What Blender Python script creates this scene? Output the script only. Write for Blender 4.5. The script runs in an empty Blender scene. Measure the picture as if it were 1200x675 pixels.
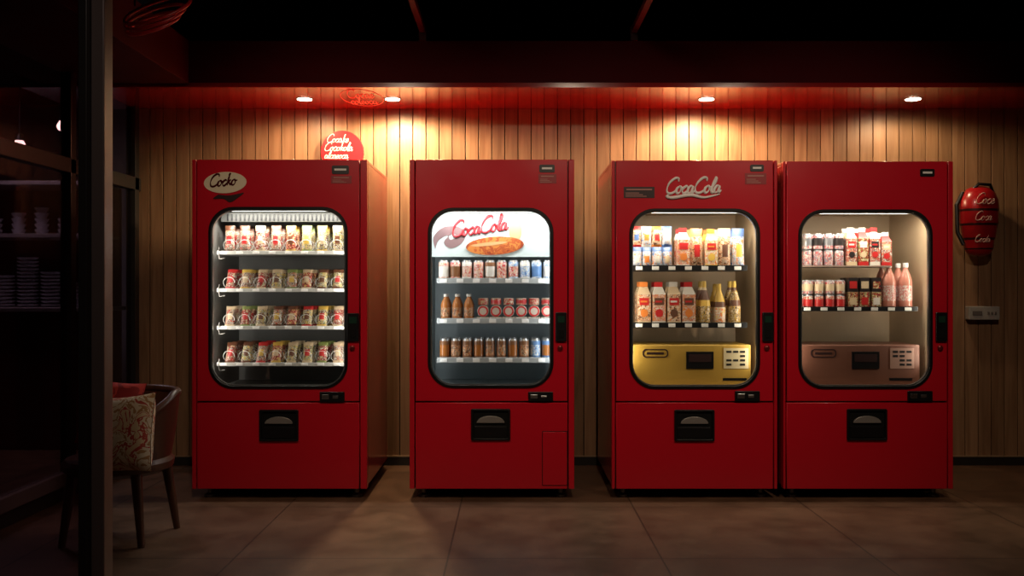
import bpy, math, random
from mathutils import Vector, Matrix
random.seed(7)
scene = bpy.context.scene
scene.view_settings.view_transform = 'Standard'
F = 1066.7; CH = 1.138
FR = 4.90      # front plane of the machines
WALL = 5.85    # wood wall plane
def PX(px, Y=FR): return (px-600)*Y/F
def PZ(py, Y=FR): return CH+(337.5-py)*Y/F

# ---------------------------------------------------------------- materials
def new_mat(name):
    m = bpy.data.materials.new(name); m.use_nodes = True
    nt = m.node_tree
    return m, nt, nt.nodes['Principled BSDF']
def mat(name, col, rough=0.5, metal=0.0, coat=0.0, emit=None, es=0.0, spec=0.5, bump=0.0, bscale=200):
    m, nt, b = new_mat(name)
    b.inputs['Base Color'].default_value = (*col, 1)
    b.inputs['Roughness'].default_value = rough
    b.inputs['Metallic'].default_value = metal
    b.inputs['Coat Weight'].default_value = coat
    b.inputs['Coat Roughness'].default_value = 0.08
    b.inputs['Specular IOR Level'].default_value = spec
    if emit:
        b.inputs['Emission Color'].default_value = (*emit, 1)
        b.inputs['Emission Strength'].default_value = es
    tc = nt.nodes.new('ShaderNodeTexCoord'); n = nt.nodes.new('ShaderNodeTexNoise')
    n.inputs['Scale'].default_value = 6; n.inputs['Detail'].default_value = 4
    nt.links.new(tc.outputs['Object'], n.inputs['Vector'])
    mr = nt.nodes.new('ShaderNodeMapRange')
    mr.inputs['To Min'].default_value = max(0.02, rough-0.05); mr.inputs['To Max'].default_value = min(1, rough+0.05)
    nt.links.new(n.outputs['Fac'], mr.inputs['Value']); nt.links.new(mr.outputs['Result'], b.inputs['Roughness'])
    if bump > 0:
        n2 = nt.nodes.new('ShaderNodeTexNoise'); n2.inputs['Scale'].default_value = bscale
        nt.links.new(tc.outputs['Object'], n2.inputs['Vector'])
        bp = nt.nodes.new('ShaderNodeBump'); bp.inputs['Strength'].default_value = bump; bp.inputs['Distance'].default_value = 0.002
        nt.links.new(n2.outputs['Fac'], bp.inputs['Height']); nt.links.new(bp.outputs['Normal'], b.inputs['Normal'])
    return m
def printed(name, cols, scale=30, off=0.0, rough=0.4, zs=1.0):
    m, nt, b = new_mat(name)
    tc = nt.nodes.new('ShaderNodeTexCoord'); mp = nt.nodes.new('ShaderNodeMapping')
    mp.inputs['Location'].default_value = (off, off*1.7, off*.6); mp.inputs['Scale'].default_value = (1, 1, zs)
    n = nt.nodes.new('ShaderNodeTexNoise'); n.inputs['Scale'].default_value = scale; n.inputs['Detail'].default_value = 3
    n.inputs['Distortion'].default_value = 1.2
    cr = nt.nodes.new('ShaderNodeValToRGB'); cr.color_ramp.interpolation = 'CONSTANT'
    els = cr.color_ramp.elements; k = len(cols)
    els[0].position = 0; els[0].color = (*cols[0], 1)
    els[1].position = 0.40; els[1].color = (*cols[1], 1)
    for i in range(2, k):
        e = els.new(0.40+0.22*(i-1)/(k-1)); e.color = (*cols[i], 1)
    nt.links.new(tc.outputs['Object'], mp.inputs['Vector']); nt.links.new(mp.outputs['Vector'], n.inputs['Vector'])
    nt.links.new(n.outputs['Fac'], cr.inputs['Fac']); nt.links.new(cr.outputs['Color'], b.inputs['Base Color'])
    b.inputs['Roughness'].default_value = rough
    return m
def glassmat(name, tint=(1, 1, 1), gl=0.06, rough=0.02):
    m = bpy.data.materials.new(name); m.use_nodes = True; nt = m.node_tree
    for n in list(nt.nodes): nt.nodes.remove(n)
    o = nt.nodes.new('ShaderNodeOutputMaterial'); t = nt.nodes.new('ShaderNodeBsdfTransparent'); g = nt.nodes.new('ShaderNodeBsdfGlossy')
    t.inputs['Color'].default_value = (*tint, 1); g.inputs['Roughness'].default_value = rough
    mx = nt.nodes.new('ShaderNodeMixShader'); mx.inputs['Fac'].default_value = gl
    nt.links.new(t.outputs[0], mx.inputs[1]); nt.links.new(g.outputs[0], mx.inputs[2]); nt.links.new(mx.outputs[0], o.inputs['Surface'])
    return m

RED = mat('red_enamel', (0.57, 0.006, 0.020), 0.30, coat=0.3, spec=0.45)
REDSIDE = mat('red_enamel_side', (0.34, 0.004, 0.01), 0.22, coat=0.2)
REDDARK = mat('dark_red_paint', (0.065, 0.001, 0.005), 0.65, spec=.12)
SOFFIT = mat('gloss_red_soffit', (0.38, 0.016, 0.016), 0.15, coat=0.35)
BLACK = mat('black_plastic', (0.006, 0.006, 0.007), 0.35)
BLACKM = mat('black_matte', (0.004, 0.004, 0.004), 0.8, spec=0.2)
CHROME = mat('brushed_steel', (0.62, 0.62, 0.62), 0.28, metal=1)
TRIMDK = mat('window_trim_steel', (0.16, 0.15, 0.14), 0.35, metal=.8)
STEELW = mat('white_rail', (0.72, 0.71, 0.67), 0.35)
CREAM = mat('cream_print', (0.80, 0.70, 0.50), 0.5)
WHITE = mat('white_print', (0.85, 0.83, 0.80), 0.5)
DKFRAME = mat('dark_aluminium', (0.05, 0.045, 0.042), 0.35, metal=0.5)
MULL = mat('bronze_aluminium', (0.20, 0.155, 0.14), 0.4, metal=0.3)
GLASS = glassmat('window_glass', (0.97, 0.98, 0.97), 0.035)
DARKGLASS = glassmat('tinted_glass', (0.8, 0.74, 0.74), 0.07)
TUBE = mat('tube_glow', (1, 1, 1), 0.5, emit=(1, 0.95, 0.85), es=5)
LAMP = mat('lamp_glow', (1, 1, 1), 0.5, emit=(1, 0.90, 0.70), es=25)

def wood_wall_mat():
    m, nt, b = new_mat('slat_wood'); L = nt.links.new; N = nt.nodes.new
    tc = N('ShaderNodeTexCoord'); mp = N('ShaderNodeMapping'); mp.inputs['Scale'].default_value = (14, 14, 0.9)
    geo = N('ShaderNodeNewGeometry')
    add = N('ShaderNodeVectorMath'); add.operation = 'ADD'
    cmb = N('ShaderNodeCombineXYZ'); mul = N('ShaderNodeMath'); mul.operation = 'MULTIPLY'; mul.inputs[1].default_value = 40
    L(geo.outputs['Random Per Island'], mul.inputs[0]); L(mul.outputs[0], cmb.inputs['Z'])
    L(tc.outputs['Object'], mp.inputs['Vector']); L(mp.outputs['Vector'], add.inputs[0]); L(cmb.outputs[0], add.inputs[1])
    n = N('ShaderNodeTexNoise'); n.inputs['Scale'].default_value = 2.2; n.inputs['Detail'].default_value = 6; n.inputs['Distortion'].default_value = 0.8
    L(add.outputs[0], n.inputs['Vector'])
    cr = N('ShaderNodeValToRGB'); e = cr.color_ramp.elements
    e[0].position = .28; e[0].color = (0.26, 0.135, 0.066, 1); e[1].position = .74; e[1].color = (0.43, 0.25, 0.135, 1)
    L(n.outputs['Fac'], cr.inputs['Fac'])
    hs = N('ShaderNodeHueSaturation'); mr = N('ShaderNodeMapRange'); mr.inputs['To Min'].default_value = 0.74; mr.inputs['To Max'].default_value = 1.08
    L(geo.outputs['Random Per Island'], mr.inputs['Value']); L(mr.outputs[0], hs.inputs['Value']); L(cr.outputs['Color'], hs.inputs['Color'])
    L(hs.outputs[0], b.inputs['Base Color']); b.inputs['Roughness'].default_value = 0.45
    bp = N('ShaderNodeBump'); bp.inputs['Strength'].default_value = .15; bp.inputs['Distance'].default_value = .002
    L(n.outputs['Fac'], bp.inputs['Height']); L(bp.outputs[0], b.inputs['Normal'])
    return m
def floor_mat():
    m, nt, b = new_mat('stone_tile'); L = nt.links.new; N = nt.nodes.new
    tc = N('ShaderNodeTexCoord'); mp = N('ShaderNodeMapping'); mp.inputs['Location'].default_value = (0.27, -4.73+9*0.9, 0)
    L(tc.outputs['Object'], mp.inputs['Vector'])
    br = N('ShaderNodeTexBrick'); br.offset = 0.0; br.inputs['Scale'].default_value = 1
    br.inputs['Brick Width'].default_value = 0.9; br.inputs['Row Height'].default_value = 0.9
    br.inputs['Mortar Size'].default_value = 0.0045; br.inputs['Mortar Smooth'].default_value = 0.3
    br.inputs['Color1'].default_value = (0.165, 0.092, 0.054, 1); br.inputs['Color2'].default_value = (0.145, 0.08, 0.048, 1)
    br.inputs['Mortar'].default_value = (0.055, 0.032, 0.02, 1)
    L(mp.outputs[0], br.inputs['Vector'])
    n = N('ShaderNodeTexNoise'); n.inputs['Scale'].default_value = 4; n.inputs['Detail'].default_value = 10; n.inputs['Roughness'].default_value = .75
    L(tc.outputs['Object'], n.inputs['Vector'])
    mx = N('ShaderNodeMix'); mx.data_type = 'RGBA'; mx.blend_type = 'MULTIPLY'; mx.inputs['Factor'].default_value = 0.9
    cr = N('ShaderNodeValToRGB'); e = cr.color_ramp.elements; e[0].position = .32; e[0].color = (.42, .40, .38, 1); e[1].position = .68; e[1].color = (1.25, 1.2, 1.15, 1)
    L(n.outputs['Fac'], cr.inputs['Fac']); L(br.outputs['Color'], mx.inputs['A']); L(cr.outputs['Color'], mx.inputs['B'])
    L(mx.outputs['Result'], b.inputs['Base Color'])
    mr = N('ShaderNodeMapRange'); mr.inputs['To Min'].default_value = .24; mr.inputs['To Max'].default_value = .6
    L(n.outputs['Fac'], mr.inputs['Value']); L(mr.outputs[0], b.inputs['Roughness'])
    b.inputs['Specular IOR Level'].default_value = .35
    sub = N('ShaderNodeMath'); sub.operation = 'SUBTRACT'; L(n.outputs['Fac'], sub.inputs[0]); L(br.outputs['Fac'], sub.inputs[1])
    bp = N('ShaderNodeBump'); bp.inputs['Strength'].default_value = .25; bp.inputs['Distance'].default_value = .003
    L(sub.outputs[0], bp.inputs['Height']); L(bp.outputs[0], b.inputs['Normal'])
    return m
WOODW = wood_wall_mat(); FLOORM = floor_mat()
CHAIRWOOD = printed('walnut', [(0.055, 0.020, 0.010), (0.08, 0.03, 0.013), (0.07, 0.025, 0.012)], 8, rough=.35, zs=.2)

# ---------------------------------------------------------------- mesh builder
class MB:
    def __init__(s): s.v = []; s.f = []; s.m = []
    def add(s, vs, fs, mi):
        o = len(s.v); s.v += [tuple(v) for v in vs]
        for k, f in enumerate(fs):
            s.f.append([o+i for i in f]); s.m.append(mi[k] if isinstance(mi, (list, tuple)) else mi)
    def box(s, x0, x1, y0, y1, z0, z1, mi=0):
        s.add([(x0,y0,z0),(x1,y0,z0),(x1,y1,z0),(x0,y1,z0),(x0,y0,z1),(x1,y0,z1),(x1,y1,z1),(x0,y1,z1)],
              [(0,3,2,1),(4,5,6,7),(0,1,5,4),(1,2,6,5),(2,3,7,6),(3,0,4,7)], mi)
    def lathe(s, cx, cy, z0, prof, n=16, sx=1, sy=1):
        vs = []; fs = []; ms = []
        for r, z, _ in prof:
            for i in range(n):
                a = 2*math.pi*i/n; vs.append((cx+r*math.cos(a)*sx, cy+r*math.sin(a)*sy, z0+z))
        for j in range(len(prof)-1):
            for i in range(n):
                k = (i+1) % n; fs.append((j*n+i, j*n+k, (j+1)*n+k, (j+1)*n+i)); ms.append(prof[j][2])
        fs.append(tuple(reversed(range(n)))); ms.append(prof[0][2])
        fs.append(tuple((len(prof)-1)*n+i for i in range(n))); ms.append(prof[-1][2])
        s.add(vs, fs, ms)
    def bag(s, cx, cy, z0, w, h, d, mi, mtop, tilt=0.0, yaw=0.0, ml=None):
        nx, nz = 9, 11; vs = []; fs = []; ms = []
        for side in (-1, 1):
            for j in range(nz):
                v = -1+2*j/(nz-1)
                for i in range(nx):
                    u = -1+2*i/(nx-1)
                    t = (max(0, 1-u*u)**.5)*(max(0, 1-(abs(v)/.86)**2)**.5 if abs(v) < .86 else 0)
                    x = u*w/2*(1-.06*(1-v*v)); z = (v+1)*h/2; y = side*(d/2*t+.0008)
                    y2 = y*math.cos(tilt)+z*math.sin(tilt); z2 = z*math.cos(tilt)-y*math.sin(tilt)
                    x2 = x*math.cos(yaw)-y2*math.sin(yaw); y3 = x*math.sin(yaw)+y2*math.cos(yaw)
                    vs.append((cx+x2, cy+y3, z0+z2))
        for sd in (0, 1):
            o = sd*nx*nz
            for j in range(nz-1):
                for i in range(nx-1):
                    q = (o+j*nx+i, o+j*nx+i+1, o+(j+1)*nx+i+1, o+(j+1)*nx+i)
                    fs.append(q if sd == 0 else tuple(reversed(q)))
                    if j in (0, nz-2, nz-3): ms.append(mtop)
                    elif ml is not None and 3 <= j <= 5 and 2 <= i <= 5: ms.append(ml)
                    else: ms.append(mi)
        s.add(vs, fs, ms)
    def gable(s, cx, cy, z0, w, h, d, mi, mroof, mfin, ml=None, ml2=None):
        x0, x1, y0, y1 = cx-w/2, cx+w/2, cy-d/2, cy+d/2; zb = z0+h*.72; zr = z0+h*.90; zt = z0+h
        s.box(x0, x1, y0, y1, z0, z0+h*.12, mroof)
        s.box(x0, x1, y0, y1, z0+h*.12, zb, mi)
        s.add([(x0,y0,zb),(x1,y0,zb),(x1,y1,zb),(x0,y1,zb),(x0+w*.2,cy,zr),(x1-w*.2,cy,zr)],
              [(0,1,5,4),(1,2,5),(2,3,4,5),(3,0,4)], mroof)
        s.box(cx-w*.32, cx+w*.32, cy-.003, cy+.003, zr-.002, zt, mfin)
        if ml is not None:
            s.box(cx-w*.36, cx+w*.36, y0-.0012, y0, z0+h*.48, z0+h*.64, ml)
            s.box(cx-w*.28, cx+w*.22, y0-.002, y0-.0012, z0+h*.54, z0+h*.58, mfin)
            n = 14; r = w*.30; zc = z0+h*.30
            s.add([(cx+r*math.cos(2*math.pi*i/n), y0-.0015, zc+r*1.05*math.sin(2*math.pi*i/n)) for i in range(n)], [tuple(range(n))], ml2 if ml2 is not None else ml)
    def can(s, cx, cy, z0, r, h, mi, ml, mc):
        s.lathe(cx, cy, z0, [(r*.8,0,mc),(r,h*.06,mi),(r,h*.25,ml),(r,h*.72,mi),(r,h*.9,mc),(r*.82,h*.97,mc),(r*.82,h,mc)], 16)
    def bottle(s, cx, cy, z0, r, h, mi, ml, mc):
        s.lathe(cx, cy, z0, [(r*.85,0,mi),(r,h*.05,mi),(r*.95,h*.2,ml),(r*.95,h*.52,mi),(r*.98,h*.6,mi),(r*.7,h*.75,mi),(r*.36,h*.86,mi),(r*.34,h*.9,mc),(r*.4,h*.91,mc),(r*.4,h,mc)], 18)
    def obj(s, name, mats, parent=None, smooth=False, bevel=0.0):
        me = bpy.data.meshes.new(name); me.from_pydata(s.v, [], s.f)
        for m in mats: me.materials.append(m)
        for p, mi in zip(me.polygons, s.m):
            p.material_index = mi; p.use_smooth = smooth
        me.update()
        o = bpy.data.objects.new(name, me); scene.collection.objects.link(o)
        if smooth:
            md = o.modifiers.new('es', 'EDGE_SPLIT'); md.split_angle = math.radians(40)
        if bevel > 0:
            b = o.modifiers.new('bv', 'BEVEL'); b.width = bevel; b.segments = 2; b.limit_method = 'ANGLE'
        if parent: par(o, parent)
        return o
def empty(name, loc):
    e = bpy.data.objects.new(name, None); e.location = loc; e.empty_display_size = .1
    scene.collection.objects.link(e); return e
def par(o, p):
    o.parent = p; o.matrix_parent_inverse = Matrix.Translation(-p.location)
def box(name, x0, x1, y0, y1, z0, z1, m, parent=None, bevel=0.0):
    b = MB(); b.box(x0, x1, y0, y1, z0, z1); return b.obj(name, [m], parent, bevel=bevel)

def rrect(x0, x1, z0, z1, r, n=8):
    pts = []
    for cx, cz, a0 in ((x1-r, z1-r, 0), (x0+r, z1-r, 90), (x0+r, z0+r, 180), (x1-r, z0+r, 270)):
        for i in range(n+1):
            a = math.radians(a0+90*i/n); pts.append((cx+r*math.cos(a), cz+r*math.sin(a)))
    return pts
def plate(name, loops, y0, y1, m, parent=None, bevel=0.0):
    cu = bpy.data.curves.new(name, 'CURVE'); cu.dimensions = '2D'; cu.fill_mode = 'BOTH'
    cu.extrude = (y1-y0)/2-bevel; cu.bevel_depth = bevel; cu.bevel_resolution = 1; cu.offset = -bevel
    for lp in loops:
        sp = cu.splines.new('POLY'); sp.points.add(len(lp)-1)
        for p, (x, z) in zip(sp.points, lp): p.co = (x, z, 0, 1)
        sp.use_cyclic_u = True
    t = bpy.data.objects.new('tmp', cu); scene.collection.objects.link(t)
    bpy.context.view_layer.update()
    dg = bpy.context.evaluated_depsgraph_get()
    me = bpy.data.meshes.new_from_object(t.evaluated_get(dg))
    me.transform(Matrix.Translation((0, (y0+y1)/2, 0)) @ Matrix.Rotation(math.radians(90), 4, 'X'))
    bpy.data.objects.remove(t); me.materials.clear(); me.materials.append(m); me.name = name
    for p in me.polygons: p.material_index = 0
    o = bpy.data.objects.new(name, me); scene.collection.objects.link(o)
    if parent: par(o, parent)
    return o
def tube(name, strokes, r, m, parent=None, cyclic=False, res=3):
    cu = bpy.data.curves.new(name, 'CURVE'); cu.dimensions = '3D'; cu.bevel_depth = r; cu.bevel_resolution = res; cu.use_fill_caps = True
    for st in strokes:
        sp = cu.splines.new('POLY'); sp.points.add(len(st)-1); sp.use_cyclic_u = cyclic
        for p, c in zip(sp.points, st):
            p.co = (c[0], c[1], c[2], 1); p.radius = c[3] if len(c) > 3 else 1
    cu.materials.append(m)
    o = bpy.data.objects.new(name, cu); scene.collection.objects.link(o)
    if parent: par(o, parent)
    return o
def catmull(pts, k=6):
    out = []; P = [pts[0]]+list(pts)+[pts[-1]]
    for i in range(1, len(P)-2):
        for j in range(k):
            t = j/k
            out.append(tuple(.5*((2*b)+(-a+c)*t+(2*a-5*b+4*c-d)*t*t+(-a+3*b-3*c+d)*t**3) for a, b, c, d in zip(P[i-1], P[i], P[i+1], P[i+2])))
    out.append(tuple(pts[-1])); return out
LET = {
 'C': (1.25, [[(1.35,1.55),(1.25,1.95),(.8,2.0),(.25,1.5),(.02,.8),(.15,.2),(.55,0),(1.0,.15),(1.35,.55)]]),
 'o': (.8, [[(.5,.95),(.15,.75),(.05,.3),(.3,.0),(.6,.25),(.62,.7),(.45,.92),(.65,.72),(.95,.8)]]),
 'c': (.72, [[(.65,.72),(.5,.95),(.15,.7),(.05,.3),(.3,.0),(.55,.1),(.8,.45)]]),
 'a': (.85, [[(.6,.85),(.3,.95),(.05,.5),(.15,.05),(.45,.15),(.65,.85),(.6,.25),(.72,.0),(.95,.35)]]),
 'l': (.5, [[(0,.35),(.4,1.2),(.5,1.8),(.35,2.0),(.2,1.4),(.17,.4),(.35,0),(.6,.3)]]),
 'k': (.8, [[(.15,0),(.25,1.2),(.4,1.95),(.2,1.6)],[(.65,.95),(.2,.45),(.45,.4),(.75,0)]]),
 'e': (.7, [[(.08,.4),(.5,.6),(.45,.92),(.2,.85),(.08,.35),(.3,0),(.75,.4)]]),
 ' ': (.1, [])}
def script(name, text, x, z, y, u, r, m, parent, rot=0.0, swoosh=True, slant=.25, mapf=None):
    st = []; ax = 0
    for ch in text:
        w, ss = LET[ch]
        for s in ss:
            c = catmull(s, 6); n = len(c)
            st.append([((ax+px+slant*pz), pz, .55+.75*abs(math.sin(math.pi*2*i/n))) for i, (px, pz) in enumerate(c)])
        ax += w
    if swoosh:
        c = catmull([(.6,-.05),(.1,-.35),(.9,-.55),(ax*.45,-.25),(ax*.7,-.6),(ax,-.2)], 8); n = len(c)
        st.append([(a, b, .4+1.3*math.sin(math.pi*i/n)) for i, (a, b) in enumerate(c)])
    cr, sr = math.cos(rot), math.sin(rot); out = []
    for s in st:
        if mapf: out.append([(*mapf(u*(a*cr-b*sr), u*(a*sr+b*cr)), rr) for a, b, rr in s])
        else: out.append([(x+u*(a*cr-b*sr), y, z+u*(a*sr+b*cr), rr) for a, b, rr in s])
    return tube(name, out, r, m, parent, res=1)

# ---------------------------------------------------------------- room shell
SOF_Z = 2.287; SOF_Y = 5.227; CEIL = 2.85
XL = -2.413; XR = 4.2; YB = -1.6
b = MB(); b.box(XL-3.0, XR+.1, YB, 8.6, -.05, 0); b.obj('floor', [FLOORM])
box('wall_back', XL-.05, XR, WALL+.02, WALL+.12, 0, CEIL, BLACKM)
sl = MB(); x = XL; pitch = .0845
while x < XR-.08:
    w = pitch-.0055
    sl.box(x+.004, x+.004+w, WALL, WALL+.02, .0, SOF_Z, 0); x += pitch
sl.obj('wall_cladding', [WOODW], bevel=.0015)
box('wall_right', XR, XR+.1, YB, WALL+.12, 0, CEIL, REDDARK)
box('wall_front', XL-3.0, XR+.1, YB-.1, YB, 0, CEIL, BLACKM)
box('ceiling', XL-3.0, XR+.1, YB, 8.6, CEIL, CEIL+.1, BLACKM)
box('baseboard_back', PX(160, WALL), XR, WALL-.014, WALL, 0, .055, mat('baseboard_black', (.02, .017, .015), .4))
box('trim_1', PX(160, WALL), XR, WALL-.016, WALL, .055, .062, mat('trim_tan', (.30, .2, .12), .5))
sf = MB(); sf.box(XL-.4, XR, SOF_Y, WALL-.001, SOF_Z, SOF_Z+.03, 1); sf.box(XL-.4, XR, SOF_Y, SOF_Y+.03, SOF_Z+.0301, 2.557, 0)
sf.box(XL-.4, XR, SOF_Y-.012, SOF_Y, SOF_Z, SOF_Z+.012, 1)
sf.obj('ceiling_soffit', [REDDARK, SOFFIT])
box('ceiling_bulkhead', -2.7, -1.85, 2.6, SOF_Y-.013, SOF_Z+.02, 2.557, mat('bulkhead_red', (.045, .002, .004), .7, spec=.1), bevel=.004)
bm = MB()
for xx in (-.512, .70):
    bm.box(xx-.016, xx+.016, 2.0, SOF_Y+.03, 2.60, 2.635, 0); bm.box(xx-.02, xx+.02, SOF_Y-.02, SOF_Y+.02, 2.557, 2.64, 0)
    for yy in (2.2, 3.4, 4.6): bm.box(xx-.006, xx+.006, yy-.006, yy+.006, 2.635, CEIL, 0)
bm.obj('ceiling_beams', [mat('beam_red', (.04, .006, .008), .6)])

lw = MB()
ym = [WALL-.06, 4.95, 4.05, 3.1]
for y in ym: lw.box(XL-.03, XL+.03, y-.03, y+.03, .14, SOF_Z+.02, 0)
lw.box(XL-.03, XL+.03, 3.07, WALL, 1.76, 1.84, 0); lw.box(XL-.03, XL+.03, 3.07, WALL, .08, .15, 1)
lw.box(XL-.05, XL+.01, 3.07, WALL, .0, .08, 0)
w1 = empty('window_1', (XL, 4.4, 0)); lw.obj('window_frame', [DKFRAME, MULL], w1, bevel=.003)
box('window_pane', XL-.004, XL+.004, 3.1, WALL-.05, .15, SOF_Z+.0, DARKGLASS, w1)
box('wall_left', XL-3.0, XL-2.9, YB, 8.6, 0, CEIL, mat('wall_grey', (.10, .06, .06), .7))
box('wall_far', XL-3.0, XL+.0, 8.5, 8.6, 0, CEIL, mat('wall_grey2', (.10, .07, .085), .7))
ct = empty('counter', (-3.5, 6.7, 0)); c = MB()
c.box(-4.4, -3.0, 6.4, 7.0, 0, .97, 0); c.box(-4.45, -2.95, 6.35, 7.05, .97, 1.0, 1); c.box(-4.4, -3.0, 6.96, 7.0, 1.0, 1.9, 0)
c.box(-4.4, -3.0, 6.55, 6.96, 1.5, 1.53, 1); c.box(-4.4, -3.0, 6.55, 6.96, 1.88, 1.91, 1)
for xx in (-4.4, -3.02): c.box(xx, xx+.02, 6.55, 6.96, 1.0, 1.9, 0)
c.obj('counter_body', [mat('counter_dark', (.14, .03, .03), .4), mat('counter_top', (.35, .35, .36), .3)], ct, bevel=.004)
pl = MB()
for i, n in enumerate((12, 9, 14, 10, 7)):
    cx = -3.85+.17*i
    for k in range(n): pl.lathe(cx, 6.6, 1.001+k*.026, [(.04, 0, 0), (.07, .012, 0), (.072, .02, 0)], 16)
for i in range(5):
    for k in range(3+i % 3): pl.lathe(-3.8+.17*i, 6.7, 1.531+k*.04, [(.03, 0, 0), (.05, .035, 0), (.05, .038, 0)], 14)
pl.obj('plate_stacks', [mat('china', (.7, .75, .8), .3)], ct, smooth=True)
for (xx, yy, zz) in ((-3.95, 7.3, 2.25), (-3.45, 7.0, 2.35)):
    e = empty('pendant_lamp', (xx, yy, zz)); t = MB()
    t.lathe(xx, yy, zz, [(.035, 0, 0), (.05, .03, 0), (.03, .07, 0)], 16); t.obj('bulb', [mat('pendant_glow', (1, 1, 1), .5, emit=(1, .9, .8), es=9)], e, smooth=True)
    t = MB(); t.lathe(xx, yy, zz+.07, [(.035, 0, 0), (.03, .05, 0), (.006, .06, 0), (.006, CEIL-zz-.07, 0)], 12); t.obj('cord', [BLACK], e)

ps = empty('door_1', (-1.02, 2.2, 0)); q = MB()
q.box(-1.040, -1.018, 2.18, 2.25, 0, CEIL, 1); q.box(-1.018, -.986, 2.2, 2.25, 0, CEIL, 0)
q.box(-2.1, -1.04, 2.2, 2.24, 0, .10, 1); q.box(-2.16, -2.1, 2.19, 2.25, 0, CEIL, 1)
q.obj('door_frame', [MULL, DKFRAME], ps, bevel=.003)
box('door_glass', -2.1, -1.04, 2.215, 2.223, .10, CEIL, glassmat('door_glass', (.66, .52, .54), .10), ps)

# ---------------------------------------------------------------- vending machines
def area(name, loc, rot, sx, sy, e, col, parent=None):
    l = bpy.data.lights.new(name, 'AREA'); l.shape = 'RECTANGLE'; l.size = sx; l.size_y = sy; l.energy = e; l.color = col
    o = bpy.data.objects.new(name, l); o.location = loc; o.rotation_euler = rot; scene.collection.objects.link(o)
    if parent: par(o, parent)
    return o
LINER = {1: mat('liner_grey', (.17, .165, .155), .5), 2: mat('liner_bluewhite', (.42, .47, .48), .45), 3: mat('liner_tan', (.40, .29, .18), .5), 4: mat('liner_beige', (.40, .29, .185), .5)}
PLATEDK = mat('plate_dark', (.03, .012, .012), .4)
GREENLED = mat('led_green', (.01, .04, .025), .3)
def machine(idx, xl, xr, ytop, dxl, dxr, win, slot, lock, ret, iE, icol, sE):
    X0, X1 = PX(xl), PX(xr); ZT, ZB = PZ(ytop), PZ(573); BK = 5.69; BF = FR+.04
    e = empty('vending_machine', ((X0+X1)/2, (FR+BK)/2, 0))
    c = MB(); t = .018
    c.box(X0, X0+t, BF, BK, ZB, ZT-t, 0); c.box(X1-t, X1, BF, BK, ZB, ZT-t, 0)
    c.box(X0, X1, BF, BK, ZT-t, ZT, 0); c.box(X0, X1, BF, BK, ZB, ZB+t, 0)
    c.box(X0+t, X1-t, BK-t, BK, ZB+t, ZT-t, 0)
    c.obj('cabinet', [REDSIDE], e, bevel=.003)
    d0, d1 = PX(dxl), PX(dxr); g = .006
    fl = MB(); fl.box(X0, d0-g, FR, BF-.001, ZB, ZT, 0); fl.box(d1+g, X1, FR, BF-.001, ZB, ZT, 0)
    fl.obj('front_flanges', [RED], e, bevel=.003)
    w0, w1, wt, wb = PX(win[0]), PX(win[1]), PZ(win[2]), PZ(win[3]); R = .135
    zs = PZ(471)
    plate('seam_backing', [[(X0+.004, ZB), (X1-.004, ZB), (X1-.004, ZT-.004), (X0+.004, ZT-.004)], rrect(w0-.002, w1+.002, wb-.002, wt+.002, R)], BF-.012, BF-.002, BLACK, e)
    plate('door', [[(d0, zs+.004), (d1, zs+.004), (d1, ZT), (d0, ZT)], rrect(w0, w1, wb, wt, R)], FR, BF-.013, RED, e, .003)
    plate('lower_panel', [[(d0, ZB), (d1, ZB), (d1, zs-.004), (d0, zs-.004)]], FR, BF-.013, RED, e, .003)
    f = .013
    plate('window_gasket', [rrect(w0-.003, w1+.003, wb-.003, wt+.003, R), rrect(w0+f, w1-f, wb+f, wt-f, R-f)], FR-.007, FR+.03, BLACK, e, .002)
    plate('window_trim', [rrect(w0+f, w1-f, wb+f, wt-f, R-f), rrect(w0+f+.005, w1-f-.005, wb+f+.005, wt-f-.005, R-f-.005)], FR+.0, FR+.02, TRIMDK, e)
    plate('glass_pane', [rrect(w0+f, w1-f, wb+f, wt-f, R-f)], FR+.012, FR+.016, GLASS, e)
    ly0, ly1 = BF, 5.48; a0, a1, b0, b1 = w0-.012, w1+.012, wb-.012, wt+.012
    ln = MB(); ln.box(a0-.006, a0, ly0, ly1, b0, b1); ln.box(a1, a1+.006, ly0, ly1, b0, b1)
    ln.box(a0-.006, a1+.006, ly0, ly1, b1, b1+.006); ln.box(a0-.006, a1+.006, ly0, ly1, b0-.006, b0); ln.box(a0-.006, a1+.006, ly1, ly1+.006, b0-.006, b1+.006)
    ln.obj('interior_liner', [LINER[idx]], e)
    zt = b1-.02
    tb = MB(); tb.box(a0+.05, a1-.05, BF+.01, BF+.03, zt-.008, zt+.012, 0); tb.box(a0+.04, a1-.04, BF+.005, BF+.06, zt+.012, zt+.02, 1)
    tb.obj('light_tube', [TUBE, STEELW], e)
    area('interior_light', ((a0+a1)/2, BF+.035, zt-.012), (math.radians(8), 0, 0), (a1-a0)*.85, .03, iE, icol, e)
    for sx, xx in ((1, a0+.004), (-1, a1-.004)):
        lo = area('added_side_light', (xx, BF+.006, (b0+b1)/2-.02), (0, 0, 0), .012, (b1-b0)*.7, sE, icol, e)  # added strips, brighten the product rows that the top tube leaves dim
        lo.rotation_euler = Vector((sx*.8, .55, 0)).to_track_quat('-Z', 'Y').to_euler()
    s0, s1, st, sb = PX(slot[0]), PX(slot[1]), PZ(slot[2]), PZ(slot[3])
    plate('slot_bezel', [rrect(s0, s1, sb, st, .008), rrect(s0+.012, s1-.012, sb+.012, st-.012, .006)], FR-.012, FR+.01, BLACK, e, .002)
    h = MB(); h.box(s0+.012, s1-.012, FR-.002, FR+.004, sb+.012, st-.012, 0)
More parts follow.
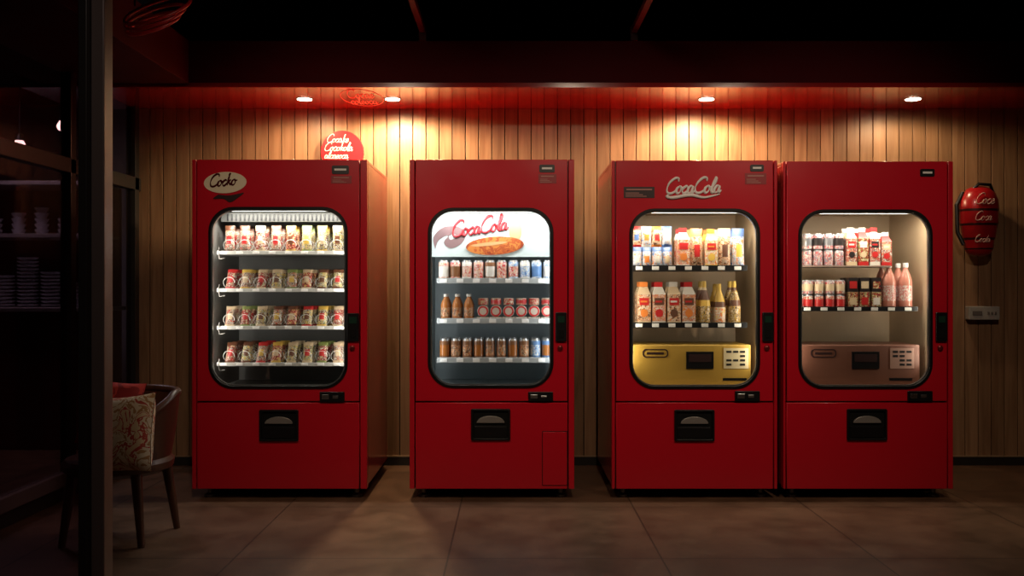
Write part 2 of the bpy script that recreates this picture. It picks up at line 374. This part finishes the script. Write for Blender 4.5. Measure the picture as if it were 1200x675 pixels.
    h.box(s0+.02, s1-.02, FR-.006, FR-.002, sb+.016, sb+.075, 1); h.obj('slot_flap', [BLACKM, BLACK], e, bevel=.001)
    cx = (s0+s1)/2; cz = st-.075; pts = [(cx+.075*math.cos(math.pi*i/14), cz+.038*math.sin(math.pi*i/14)) for i in range(15)]
    plate('slot_handle', [pts], FR-.013, FR-.003, mat('handle_grey', (.30, .28, .26), .35, metal=.4), e, .002)
    k0, k1, kt, kb = PX(lock[0]), PX(lock[1]), PZ(lock[2]), PZ(lock[3])
    plate('payment_module', [rrect(k0, k1, kb, kt, .006)], FR-.014, FR, BLACK, e, .002)
    m = MB(); m.box(k0+.012, k1-.012, FR-.016, FR-.0135, kt-.055, kt-.02, 0); m.box(k0+.016, k1-.016, FR-.017, FR-.0135, kb+.02, kb+.06, 1)
    m.obj('payment_display', [GREENLED, BLACKM], e)
    lk = MB(); lk.lathe(0, 0, 0, [(.014, 0, 0), (.014, .01, 0), (.009, .014, 0)], 18)
    o = lk.obj('key_lock', [mat('lock_red', (.2, .02, .02), .3, metal=.5)], None, smooth=True)
    o.rotation_euler = (math.radians(90), 0, 0); o.location = ((k0+k1)/2-.005, FR, kb-.035); o.parent = e; o.matrix_parent_inverse = Matrix.Translation(-e.location)
    r0, r1, rt, rb = PX(ret[0]), PX(ret[1]), PZ(ret[2]), PZ(ret[3])
    plate('coin_return', [rrect(r0, r1, rb, rt, .004)], FR-.012, FR, BLACK, e, .002)
    m = MB(); m.box(r0+.012, r0+.05, FR-.015, FR-.011, rb+.016, rt-.014, 0); m.box(r0+.07, r0+.10, FR-.014, FR-.011, rb+.02, rt-.02, 0); m.obj('coin_return_buttons', [CHROME], e, bevel=.001)
    ft = MB(); ft.box(X0+.05, X1-.05, BF+.10, BK-.05, .012, ZB, 1)
    for fx in (X0+.07, X1-.07):
        for fy in (FR+.085, BK-.06):
            ft.lathe(fx, fy, 0, [(.032, 0, 0), (.032, .012, 0), (.014, .02, 0), (.014, ZB, 0)], 14)
    ft.obj('feet', [TRIMDK, BLACKM], e)
    return e
WARM = (1, .90, .74)
m1 = machine(1, 225, 430, 187, 231, 421, (245, 407, 243, 455), (304, 350, 480, 517), (407, 421, 367, 400), (375, 404, 459, 471), 5.5, (1, .94, .85), 1.7)
m2 = machine(2, 480, 673, 187, 487, 665, (502, 648, 244, 454), (552, 598, 479, 516), (651, 664, 366, 400), (619, 648, 459, 470), 5, (.93, .97, 1), .9)
m3 = machine(3, 717, 911, 188, 722, 906, (738, 890, 245, 455), (790, 837, 480, 517), (893, 906, 366, 400), (861, 890, 458, 470), 5, WARM, 1.3)
m4 = machine(4, 918, 1117, 189, 922, 1110, (936, 1092, 246, 455), (992, 1039, 479, 516), (1096, 1109, 366, 400), (1063, 1092, 458, 470), 5, WARM, 1.15)

def oval(name, cx, cz, a, bb, y0, y1, m, parent, rot=0, n=36):
    pts = [(cx+a*math.cos(t)*math.cos(rot)-bb*math.sin(t)*math.sin(rot), cz+a*math.cos(t)*math.sin(rot)+bb*math.sin(t)*math.cos(rot)) for t in [2*math.pi*i/n for i in range(n)]]
    return plate(name, [pts], y0, y1, m, parent)
U = FR/F
oval('logo_oval', PX(264), PZ(214), 25*U, 12.5*U, FR-.003, FR, CREAM, m1, .05)
script('logo_script', 'Cocko', PX(246), PZ(219), FR-.004, 7.0*U, .0042, REDDARK, m1, rot=.08, swoosh=False)
plate('logo_tail', [[(PX(a), PZ(c)) for a, c in catmull([(256, 228), (250, 233), (262, 233), (270, 237), (280, 231), (286, 226), (280, 227), (268, 229), (256, 228)], 4)[:-1]]], FR-.004, FR, PLATEDK, m1)
script('logo_script', 'Coca Cola', PX(780), PZ(227), FR-.003, 8.9*U, .0062, WHITE, m3, rot=.02)
def sticker(x0, x1, y0, y1, parent, red=True):
    s = MB(); s.box(PX(x0), PX(x1), FR-.002, FR+.002, PZ(y1), PZ(y0), 0)
    h = y1-y0
    s.box(PX(x0+3), PX(x1-3), FR-.003, FR-.002, PZ(y0+h*.30), PZ(y0+h*.18), 1)
    for k in range(3):
        s.box(PX(x0+2), PX(x0+(x1-x0)*(.5+.12*k)), FR-.003, FR-.002, PZ(y0+h*(.58+.15*k)), PZ(y0+h*(.52+.15*k)), 1)
    s.obj('sticker', [PLATEDK if not red else mat('sticker_red', (.30, .01, .015), .4), mat('stk', (.45, .2, .17), .5)], parent)
def badge(x0, x1, y0, y1, parent):
    plate('badge', [rrect(PX(x0), PX(x1), PZ(y1), PZ(y0), .008)], FR-.004, FR, BLACK, parent)
    s = MB(); s.box(PX(x0+3), PX(x1-3), FR-.006, FR-.004, PZ((y0+y1)/2+1), PZ((y0+y1)/2-1.3), 0); s.obj('badge_text', [WHITE], parent)
badge(389, 409, 194, 204, m1); sticker(388, 412, 206, 215, m1)
badge(632, 650, 193, 202, m2); sticker(631, 652, 204, 215, m2)
badge(879, 895, 193, 201, m3); sticker(873, 898, 203, 216, m3); sticker(731, 767, 219, 232, m3, False)
badge(1078, 1095, 198, 207, m4)
plate('service_hatch_seam', [rrect(PX(635.2), PX(665), PZ(569), PZ(505.2), .004)], FR-.002, FR+.001, BLACK, m2)
plate('service_hatch', [rrect(PX(636), PX(664.4), PZ(568.2), PZ(506), .004)], FR-.006, FR+.001, RED, m2, .001)

# ---- product materials
red = (.46, .02, .02); crm = (.58, .44, .28); wht = (.62, .58, .52); brn = (.13, .045, .02); grn = (.14, .2, .05); yel = (.60, .38, .07); blu = (.05, .12, .35); lbl = (.25, .42, .62); org = (.62, .18, .035); blk = (.02, .015, .015)
def P(n, *c, s=75, o=0.): return printed(n, list(c), s, o)
def M(n, c, r=.38): return mat(n, c, r)
mats1 = [P('print_a', red, crm, brn, wht, brn), P('print_b', crm, yel, grn, wht, brn, o=3), P('print_c', wht, brn, red, blk, crm, o=5), P('print_d', yel, crm, red, brn, o=9),
         M('crm', crm), M('redp', red), M('grnp', (.2, .25, .07)), M('brnp', brn), M('yelp', yel)]
def shelf_set(name, parent, x0, x1, pys, Y, mats, h=.018, tags=True, depth=.36, thick=None):
    s = MB()
    for py in pys:
        z = PZ(py, Y); s.box(PX(x0, Y), PX(x1, Y), Y, Y+.006, z-h/2, z+h/2, 0)
        s.box(PX(x0, Y), PX(x1, Y), Y+.006, Y+depth, z-h/2, z-h/2+.005, 1)
        if tags:
            n = int((x1-x0)/18)
            for i in range(n):
                a = x0+(x1-x0)*(i+.2)/n
                s.box(PX(a, Y), PX(a+8, Y), Y-.003, Y, z-h*.36, z+h*.30, 2)
    s.obj(name, mats, parent, bevel=.001)
Y1 = 5.0
shelf_set('shelves', m1, 254, 406, (296, 340, 384, 427), Y1, [mat('rail_silver', (.5, .49, .46), .3), mat('tray_grey', (.30, .30, .29), .4), WHITE], h=.020)
g = MB(); co = []
for r, py in enumerate((296, 340, 384, 427)):
    z = PZ(py, Y1)+.004
    for i in range(8):
        cx = PX(271+i*17.9, Y1+.07)
        tall = .148 if r == 0 else .122
        mi = [0, 0, 2, 0, 3, 1, 1, 1][i] if r == 0 else [1, 2, 0, 2, 1, 0, 3, 1][(i+r) % 8]
        mt = [7, 7, 4, 7, 8, 6, 8, 4][i] if r == 0 else [4, 5, 4, 7, 8, 6, 7, 4][(i*3+r) % 8]
        ml = [5, 5, 4, 5, 7, 8, 4, 7][(i+r) % 8]
        for dpt in range(3):
            g.bag(cx+random.uniform(-.003, .003), Y1+.045+dpt*.085, z, .056, tall, .036, mi, mt, tilt=.06 if r == 0 else .42, yaw=random.uniform(-.08, .08), ml=ml)
        h = []
        for k in range(60):
            a = 2*math.pi*k/14; h.append((cx+.036*math.cos(a), Y1+.012+k*.0045, z+.036+.032*math.sin(a)))
        co.append(h)
g.obj('snack_packets', mats1, None, smooth=True)
tube('dispensing_coils', co, .0016, STEELW, m1, res=0)
hk = []
for py in (296, 340, 384, 427):
    z = PZ(py, Y1); xx = PX(258, Y1)
    hk.append([(xx+.0, Y1-.01, z+.03), (xx-.008, Y1-.01, z+.0), (xx, Y1-.01, z-.035), (xx+.03, Y1-.01, z-.03)])
tube('shelf_brackets', hk, .003, TRIMDK, m1)
bx = MB(); bx.box(PX(255, Y1), PX(405, Y1), Y1+.06, Y1+.08, PZ(259, Y1), PZ(248, Y1), 0)
for i in range(28): bx.box(PX(262+i*5, Y1), PX(264+i*5, Y1), Y1+.057, Y1+.06, PZ(258, Y1), PZ(250, Y1), 1)
bx.obj('header_vent', [mat('vent_grey', (.09, .09, .085), .4), BLACK], m1, bevel=.001)

Y2 = 5.0
shelf_set('shelves', m2, 512, 646, (329, 376, 422), Y2, [mat('rail_grey', (.5, .52, .52), .3, metal=.3), mat('tray_blue', (.4, .45, .46), .35), WHITE], h=.03)
hp = MB(); hp.box(PX(505, Y2), PX(648, Y2), Y2+.05, Y2+.06, PZ(301, Y2+.05), PZ(247, Y2+.05), 0)
hp.obj('header_panel', [mat('lightbox', (.36, .40, .39), .7, emit=(.85, .95, .92), es=.14, spec=.2)], m2)
YH = Y2+.05
script('header_script', 'Coca Cola', PX(530, YH), PZ(278, YH), YH-.003, 9.4*U, .0064, mat('logo_red', (.30, .005, .010), .5), m2, rot=.14, swoosh=False)
def hpx(l): return [(PX(a, YH), PZ(c, YH)) for a, c in l]
plate('header_swirl', [hpx(catmull([(510, 292), (508, 278), (520, 266), (538, 266), (546, 275), (540, 286), (528, 291), (520, 284), (530, 274), (536, 277), (528, 281), (524, 276), (514, 282), (510, 292)], 4)[:-1])], YH-.002, YH, mat('swirl', (.16, .09, .09), .5), m2)
oval('header_sausage', PX(580, YH), PZ(288, YH), 35*U, 11*U, YH-.006, YH, printed('sausage', [(.20, .03, .01), (.36, .085, .018), (.27, .05, .012), (.42, .14, .03)], 22), m2, .06)
oval('header_sausage_shine', PX(573, YH), PZ(286, YH), 22*U, 2.2*U, YH-.007, YH, mat('shine', (.45, .22, .09), .5), m2, .1)
oval('header_pear', PX(604, YH), PZ(270, YH), 8*U, 13*U, YH-.004, YH, mat('pear', (.34, .23, .11), .5), m2)
g = MB()
mats2 = [P('can_a', wht, org, wht, red), P('can_b', wht, blu, lbl, wht, o=2), P('can_c', brn, org, crm, brn, o=4), mat('amber', (.38, .13, .03), .2), mat('tinred', (.6, .05, .05), .3), mat('silver', (.45, .45, .45), .3, metal=.8), M('can_white', wht), M('can_brown', (.2, .08, .03)), M('can_blue', (.1, .2, .4))]
for i in range(10):
    z = PZ(329, Y2)+.0; yy = Y2+.045
    for dp in range(3):
        mi = [0, 0, 6, 0, 7, 0, 1, 6, 1, 1][i]; ml = [6, 7, 0, 0, 6, 0, 0, 1, 8, 6][i]
        g.can(PX(520+i*13.6, yy), yy+dp*.07, z-.008, .028, .122, mi, ml, 5)
for i in range(10):
    yy = Y2+.045; z = PZ(422, Y2)-.008
    for dp in range(3):
        mi = 2 if i < 8 else 1; g.can(PX(521+i*13.3, yy), yy+dp*.07, z, .027, .125, 7 if i < 8 else 8, mi if i % 3 else 3, 5)
for i in range(3):
    yy = Y2+.045; z = PZ(376, Y2)-.008
    for dp in range(3): g.bottle(PX(522+i*13.5, yy), yy+dp*.07, z, .027, .155, 3, 2, 6)
g.obj('drink_cans', mats2, None, smooth=True)
g = MB()
for i in range(6):
    yy = Y2+.03; cx = PX(566+i*15.0, yy); z = PZ(376, Y2)-.008; R = .032
    for k in range(4):
        vs = []; fs = []; n = 20; y0 = yy+k*.04; y1_ = y0+.034
        for y, rr in ((y0, .0001), (y0, R*.5), (y0, R*.62), (y0-.001, R*.92), (y0+.003, R), (y1_, R), (y1_, .0001)):
            for j in range(n): a = 2*math.pi*j/n; vs.append((cx+rr*math.cos(a), y, z+.022+R+.006+rr*math.sin(a)))
        ms = []
        for q_ in range(6):
            for j in range(n): fs.append((q_*n+j, q_*n+(j+1) % n, (q_+1)*n+(j+1) % n, (q_+1)*n+j)); ms.append([1, 1, 0, 1, 1, 1][q_])
        g.add(vs, fs, ms)
    g.box(cx-R, cx+R, yy, yy+.16, z, z+.028, 1)
    g.can(cx, yy+.06, z+.093, .03, .040, 2, 0 if i % 2 else 2, 1)
g.obj('food_tins', [mat('tin_red', (.55, .04, .04), .3), mat('tin_cream', (.6, .5, .42), .35), P('tin_box', wht, crm, red, o=6)], None)

Y3 = 5.0
shelf_set('shelves', m3, 741, 876, (314, 381), Y3, [BLACK, BLACK, STEELW], h=.03)
g = MB()
mats3 = [P('bag_blue', blu, wht, lbl, wht, org, o=1), P('bag_red', crm, wht, red, crm, org, o=2), P('bag_cream', crm, wht, org, crm, brn, o=3), P('bag_yel', yel, crm, wht, org, o=4), P('bag_dark', brn, yel, blk, crm, o=5),
         M('p_white', wht), M('p_red', red), M('p_brown', (.12, .05, .03)), M('p_yel', yel), M('p_blue', (.08, .15, .35)), M('p_org', org), M('p_cream', crm)]
yy = Y3+.045; z = PZ(314, Y3)-.008
for dp in range(2):
    y = yy+dp*.1
    for i in range(4):
        g.bag(PX(746+i*12, yy), y+.01*(i % 2), z, .056, .125, .04, 0, 9, tilt=.03, ml=[5, 10, 5, 11][i])
        g.bag(PX(746+i*12, yy), y+.015, z+.126, .056, .115, .04, [2, 0, 2, 0][i], [6, 5, 10, 9][i], tilt=.05, ml=[9, 10, 6, 5][i])
    for i in range(5):
        a = (PX(800+i*16.3, yy), y, z)
        if i in (0, 2): g.gable(*a, .066, [.23, .235, .225][i], .06, [1, 2, 3][i], [5, 11, 8][i], [6, 10, 10][i], [6, 5, 6][i], [10, 7, 8][i])
        else: g.bag(*a, .068, .228, .05, [0, 2, 0, 2, 0][i], [6, 10, 5, 11, 9][i], tilt=.04, ml=[7, 6, 5, 7, 8][i])
z = PZ(381, Y3)-.008
for dp in range(2):
    y = yy+dp*.1
    for i in range(4):
        g.gable(PX(754+i*17.4, yy), y, z, .072, .245, .065, [2, 1, 2, 1][i], [11, 5, 11, 5][i], [10, 6, 5, 6][i], [6, 7, 6, 7][i], [10, 6, 7, 10][i])
    for i in range(3):
        h = [.25, .235, .25][i]; r_ = .036
        g.lathe(PX(825+i*17.5, yy), y, z, [(r_*.9, 0, 4), (r_, h*.08, [4, 3, 4][i]), (r_, h*.45, [8, 7, 7][i]), (r_*.9, h*.58, [7, 8, 4][i]), (r_*.45, h*.8, [11, 8, 7][i]), (r_*.3, h*.86, 8), (r_*.35, h*.9, 8), (r_*.3, h, 8)], 16)
g.obj('snack_cartons', mats3, None, smooth=True)
def lowbox(parent, x0, x1, col, lab, name):
    Y = 5.0; t = MB()
    t.box(PX(x0, Y), PX(x1, Y), Y, Y+.3, PZ(452, Y), PZ(404, Y), 0)
    t.obj(name, [col], parent, bevel=.006)
    t = MB(); t.box(PX(lab[0], Y), PX(lab[1], Y), Y-.008, Y, PZ(432, Y), PZ(412, Y), 0); t.box(PX(lab[0]+3, Y), PX(lab[1]-3, Y), Y-.010, Y-.008, PZ(424, Y), PZ(415, Y), 1)
    t.box(PX(lab[2], Y), PX(lab[3], Y), Y-.003, Y, PZ(432, Y), PZ(408, Y), 2)
    for k in range(4):
        for j in range(3):
            if random.random() < .8: a = lab[2]+3+j*8; t.box(PX(a, Y), PX(a+6, Y), Y-.004, Y-.003, PZ(413.5+k*5, Y), PZ(411+k*5, Y), 0)
    t.box(PX(lab[2]-1, Y), PX(lab[3]-2, Y), Y-.002, Y, PZ(446, Y), PZ(443, Y), 0)
    t.obj(name+'_labels', [BLACK, PLATEDK, lab[4]], parent)
    Yc = Y-.003
    plate(name+'_badge', [rrect(PX(x0+12, Y), PX(x0+42, Y), PZ(419, Y), PZ(409, Y), .02), rrect(PX(x0+13.5, Y), PX(x0+40.5, Y), PZ(417.8, Y), PZ(410.2, Y), .015)], Yc, Y, PLATEDK, parent)
    t = MB(); t.box(PX(x0+17, Y), PX(x0+37, Y), Yc, Y, PZ(415.3, Y), PZ(412.8, Y), 0); t.obj(name+'_badge_text', [PLATEDK], parent)
lowbox(m3, 741, 880, mat('yellow_bin', (.46, .28, .045), .45), (804, 836, 848, 877, mat('lab_y', (.6, .5, .3), .5)), 'collection_bin')
lowbox(m4, 938, 1078, mat('brown_bin', (.15, .058, .036), .5), (998, 1030, 1043, 1071, mat('lab_b', (.3, .17, .13), .5)), 'collection_bin')
shelf_set('shelves', m4, 938, 1076, (362,), Y3, [BLACK, BLACK, STEELW], h=.026)
shelf_set('upper_shelves', m4, 938, 1044, (312,), Y3+.03, [mat('clear_rail', (.25, .18, .15), .2), BLACK, STEELW], h=.008, tags=False, depth=.2)
g = MB()
mats4 = [P('c_red', red, crm, red, blk, wht, o=1), P('c_grey', (.25, .25, .28), wht, red, (.18, .20, .24), o=7), M('c_w', wht), M('c_r', red), mat('c_s', (.35, .35, .38), .3, metal=.7), P('c_dark', blk, red, grn, crm, o=8), M('c_k', blk), M('c_c', crm)]
yy = Y3+.045; z = PZ(362, Y3)-.008; z2 = PZ(312, Y3+.03)+.0
for dp in range(2):
    y = yy+dp*.08
    for i in range(4):
        xx = PX(947+i*12.5, yy)
        g.can(xx, y, z, .026, .085, 0, 3, 4); g.can(xx, y, z+.087, .026, .08, 0 if i % 2 else 1, 7, 4)
        g.can(xx, y+.02, z2, .026, .09, 1, 1, 4); g.can(xx, y+.02, z2+.092, .026, .09, 1, 6 if i % 2 else 4, 4)
    for i in range(4):
        xx = PX(998+i*13.6, yy)
        if i < 3:
            g.box(xx-.026, xx+.026, y-.025, y+.025, z, z+.10, 5); g.box(xx-.018, xx+.018, y-.027, y-.025, z+.03, z+.07, [7, 3, 2][i])
            g.box(xx-.026, xx+.026, y-.025, y+.025, z+.102, z+.18, 6); g.box(xx-.02, xx+.02, y-.027, y-.025, z+.12, z+.16, [3, 7, 5][i])
        g.gable(xx, y+.02, z2, .056, .215 if i < 3 else .19, .05, [0, 5, 0, 0][i], [7, 3, 2, 3][i], [2, 2, 3, 2][i], [3, 2, 6, 7][i], [6, 7, 3, 3][i])
g.obj('drink_cans', mats4, None, smooth=True)
g = MB()
for dp in range(2):
    for i in range(2): g.bottle(PX(1042.5+i*19.5, yy), yy+.01+dp*.1, z, .037, .262, 0, 1, 2)
g.obj('drink_bottles', [mat('pink_bottle', (.50, .20, .15), .15, coat=.5), P('lab', red, wht, red, wht), mat('cap_white', (.85, .85, .85), .3)], None, smooth=True)

# ---------------------------------------------------------------- round sign
YS = WALL-.03
sg = empty('round_sign', (PX(401, YS), YS, PZ(178, YS)))
oval('disc', PX(401, YS), PZ(178, YS), 25*YS/F, 25*YS/F, YS, WALL, mat('sign_red', (.62, .014, .022), .35), sg)
US = YS/F
script('sign_script', 'Coca ke', PX(383, YS), PZ(167, YS), YS-.002, 4.8*US, .0024, WHITE, sg, swoosh=False)
script('sign_script', 'Cocokola', PX(380, YS), PZ(177, YS), YS-.002, 5.0*US, .0026, WHITE, sg, swoosh=False)
script('sign_script', 'alcaeoca', PX(380, YS), PZ(186, YS), YS-.002, 4.6*US, .0024, WHITE, sg, swoosh=False)
cs = empty('painted_sign_reflection', (-1.0, 5.5, SOF_Z)); PKL = mat('painted_reflection', (.85, .30, .25), .5)  # round sign's reflection in the soffit, built as coloured lettering and outline
script('reflection_script', 'Cocae', 0, 0, 0, .036, .0035, PKL, cs, swoosh=False, mapf=lambda a, b: (-.985+a, 5.50-b*3.2, SOF_Z))
script('reflection_script', 'coleoca', 0, 0, 0, .032, .0035, PKL, cs, swoosh=False, mapf=lambda a, b: (-1.0+a, 5.68-b*3.2, SOF_Z))
tube('reflection_outline', [[(-.905+.125*math.cos(a), 5.50+.24*math.sin(a), SOF_Z) for a in [2*math.pi*i/40 for i in range(41)]]], .0025, PKL, cs, res=1)

# ---------------------------------------------------------------- downlights
def spot(name, loc, tgt, e, col, ang, blend, rad, parent=None):
    l = bpy.data.lights.new(name, 'SPOT'); l.energy = e; l.color = col; l.spot_size = math.radians(ang); l.spot_blend = blend; l.shadow_soft_size = rad
    o = bpy.data.objects.new(name, l); o.location = loc
    o.rotation_euler = (Vector(tgt)-Vector(loc)).to_track_quat('-Z', 'Y').to_euler(); scene.collection.objects.link(o)
    if parent: par(o, parent)
    return o
YD = 5.53
for px, en in ((357, 13), (460, 78), (828, 64), (1070, 13)):
    xx = PX(px, YD); e = empty('downlight', (xx, YD, SOF_Z))
    t = MB(); t.lathe(xx, YD, SOF_Z-.003, [(.050, 0, 0), (.054, .0029, 0)], 28); t.obj('trim_ring', [BLACK], e)
    t = MB(); t.lathe(xx, YD, SOF_Z-.0045, [(.044, 0, 0), (.044, .001, 0)], 28); t.obj('lens', [LAMP], e)
    spot('bulb', (xx, YD, SOF_Z-.03), (xx, YD+.06, 0), en, (1, .71, .40), 174, .4, .04, e)

# ---------------------------------------------------------------- right wall fixtures
YE = 5.72
fe = empty('fire_extinguisher_case', (PX(1150, YE), YE, PZ(260, YE)))
k = MB(); cx = PX(1149, YE); s = YE/F
k.lathe(cx, YE+.02, PZ(300, YE), [(.03, 0, 0), (.07, .015, 0), (.085, .04, 2), (.088, .05, 0), (.092, .10, 2), (.10, .115, 0), (.112, .19, 2), (.118, .205, 0), (.120, .28, 2), (.122, .295, 0), (.118, .35, 0), (.10, .395, 0), (.07, .425, 0), (.03, .44, 0)], 28, 1, .7)
k.obj('case_body', [mat('case_red', (.36, .008, .012), .28, coat=.3), WHITE, mat('case_dark', (.03, .003, .004), .4)], fe, smooth=True)
yf = YE+.02-.118*.7-.004
PKW = mat('case_lettering', (.55, .32, .28), .5)
script('case_script', 'Coce', PX(1137, YE), PZ(240, YE), yf, 6.2*s, .003, PKW, fe, swoosh=False)
script('case_script', 'Coca', PX(1137, YE), PZ(259, YE), yf+.006, 5.2*s, .003, PKW, fe, swoosh=False)
script('case_script', 'Cocla', PX(1138, YE), PZ(284, YE), yf+.02, 4.2*s, .003, PKW, fe, swoosh=False)
tube('case_strap', [[(cx-.105, YE+.0, PZ(300, YE)+.07), (cx-.135, YE+.02, PZ(272, YE)), (cx-.14, YE+.02, PZ(240, YE)), (cx-.10, YE+.02, PZ(225, YE))]], .013, BLACK, fe)
tube('case_handle', [[(cx-.05, YE-.0, PZ(222, YE)), (cx-.02, YE-.02, PZ(216, YE)), (cx+.05, YE-.02, PZ(217, YE)), (cx+.08, YE, PZ(226, YE))]], .010, BLACK, fe)
box('case_bracket', cx-.05, cx+.05, YE+.06, WALL, PZ(285, YE), PZ(240, YE), BLACK, fe)
cb = empty('control_box', (PX(1154, 5.8), 5.8, PZ(367, 5.8)))
x0, x1, z0, z1 = PX(1136, 5.79), PX(1172, 5.79), PZ(375, 5.79), PZ(359, 5.79)
box('housing', x0, x1, 5.79, WALL, z0, z1, mat('grey_plastic', (.38, .36, .33), .45), cb, bevel=.006)
t = MB(); t.box(x0+.02, x0+.08, 5.786, 5.79, z0+.03, z1-.03, 1)
for i in range(3): t.box(x1-.08+i*.022, x1-.068+i*.022, 5.784, 5.79, z0+.035, z1-.035, 1)
t.obj('buttons', [BLACK, mat('btn', (.15, .13, .12), .4)], cb)

# ---------------------------------------------------------------- chair
CX, CY = -1.80, 4.17; DZ = -.03
ch = empty('chair', (CX, CY, 0)); k = MB()
k.lathe(CX, CY, .33+DZ, [(.20, 0, 0), (.235, .02, 0), (.24, .05, 0), (.225, .068, 0), (.1, .06, 0)], 36)
k.obj('seat', [CHAIRWOOD], ch, smooth=True)
lg = []
for ax, ay in ((.14, -.15), (.17, .12), (-.14, -.15), (-.15, .13)):
    lg.append([(CX+ax, CY+ay, .345+DZ, 1.25), (CX+ax*1.25, CY+ay*1.2, .0, .75)])
tube('legs', lg, .020, CHAIRWOOD, ch)
A0 = math.radians(50); arc = [A0+math.radians(a) for a in range(-100, 101, 8)]
bk = MB(); vs = []; fs = []; nA = len(arc)
def topz(i):
    f_ = 1-abs(i-(nA-1)/2)/((nA-1)/2); return .55+.10*min(1, f_*2.0)
for ri, (rr, side) in enumerate(((.0, 0), (.022, 1))):
    for i, a in enumerate(arc):
        for z, R in ((.385+DZ, .222), (.46+DZ, .236), (.55+DZ, .25), (topz(i), .262)):
            vs.append((CX+(R-rr)*math.cos(a), CY+(R-rr)*math.sin(a), z))
for i in range(nA-1):
    for j in range(3):
        p = i*4+j; fs.append((p, p+4, p+5, p+1)); p += nA*4; fs.append((p, p+1, p+5, p+4))
    p = i*4+3; fs.append((p, p+4, p+4+nA*4, p+nA*4)); p = i*4; fs.append((p, p+nA*4, p+4+nA*4, p+4))
for i in (0, nA-1):
    for j in range(3): p = i*4+j; fs.append((p, p+1, p+1+nA*4, p+nA*4))
bk.add(vs, fs, 0); bk.obj('back_shell', [CHAIRWOOD], ch, smooth=True)
tube('top_rail', [[(CX+.251*math.cos(a), CY+.251*math.sin(a), topz(i)+.004) for i, a in enumerate(arc)]], .018, CHAIRWOOD, ch)
def cushion(name, loc, w, h, d, m, rot):
    n = 16; vs = []; fs = []
    for sd in (-1, 1):
        for j in range(n+1):
            for i in range(n+1):
                u = -1+2*i/n; v = -1+2*j/n
                t = ((1-u**4)*(1-v**4))**.5 if abs(u) < 1 and abs(v) < 1 else 0
                pin = 1-.07*(1-u*u)*v*v; pin2 = 1-.07*(1-v*v)*u*u
                vs.append((u*w/2*pin2, sd*(d/2*t+.002), v*h/2*pin))
    for sd in (0, 1):
        o = sd*(n+1)**2
        for j in range(n):
            for i in range(n):
                q = (o+j*(n+1)+i, o+j*(n+1)+i+1, o+(j+1)*(n+1)+i+1, o+(j+1)*(n+1)+i); fs.append(q if sd == 0 else tuple(reversed(q)))
    b_ = MB(); b_.add(vs, fs, 0); o = b_.obj(name, [m], None, smooth=False)
    for p in o.data.polygons: p.use_smooth = True
    o.location = loc; o.rotation_euler = rot; return o
cushion('cushion', (-1.715, 3.98, .50), .34, .34, .13, printed('cushion_print', [(.66, .54, .38), (.72, .60, .44), (.40, .20, .07), (.70, .57, .40), (.45, .05, .03), (.66, .50, .30)], 11, rough=.8, off=2), (math.radians(-14), math.radians(-6), math.radians(-14)))
cushion('cushion', (-1.82, 4.13, .57), .28, .30, .10, printed('cushion_red', [(.4, .02, .02), (.5, .04, .03), (.25, .01, .01)], 9, rough=.8), (math.radians(-14), math.radians(5), math.radians(-5)))

cc = empty('cable_coil', (-1.66, 4.2, 2.45)); st = []
for k_, rr in enumerate((.12, .135, .15)):
    st.append([(-1.655+rr*1.0*math.cos(a)+.01*k_, 4.2+rr*.5*math.sin(a), 2.36+.03*k_+rr*.55*math.sin(a+.5)) for a in [2*math.pi*i/40 for i in range(41)]])
tube('loops', st, .008, mat('cable_red', (.42, .012, .015), .3), cc)
tube('hangers', [[(-1.74, 4.2, 2.44), (-1.74, 4.2, CEIL)], [(-1.58, 4.2, 2.49), (-1.58, 4.2, CEIL)]], .004, BLACK, cc)

# ---------------------------------------------------------------- room lights
def cspot(x, y, tgt, en, col, ang):
    e = empty('unseen_ceiling_spotlight', (x, y, CEIL)); t = MB()
    t.lathe(x, y, CEIL-.12, [(.05, 0, 0), (.05, .1, 0), (.02, .12, 0)], 20); t.obj('spot_housing', [BLACK], e, smooth=True)
    spot('spot_bulb', (x, y, CEIL-.14), tgt, en, col, ang, 1.0, .06, e)
for xx in (-.9, .5, 1.8): cspot(xx, 2.7, (xx, 4.9, 1.2), 88, (1, .76, .56), 72)
cspot(-.5, .9, (-1.0, 2.2, 1.0), 14, (1, .8, .7), 70)  # extra spot out of view, added to brighten the door mullion
area('adjoining_room_light', (-3.6, 6.2, 2.7), (0, 0, 0), .8, .3, 18, (.78, .82, 1))
w = bpy.data.worlds.new('world'); scene.world = w; w.use_nodes = True
w.node_tree.nodes['Background'].inputs[0].default_value = (.02, .015, .02, 1); w.node_tree.nodes['Background'].inputs[1].default_value = .3

cam = bpy.data.cameras.new('camera'); co_ = bpy.data.objects.new('camera', cam); scene.collection.objects.link(co_)
co_.location = (0, 0, CH); co_.rotation_euler = (math.radians(90), 0, 0); cam.lens = 32; cam.sensor_width = 36; cam.clip_start = .05
scene.camera = co_
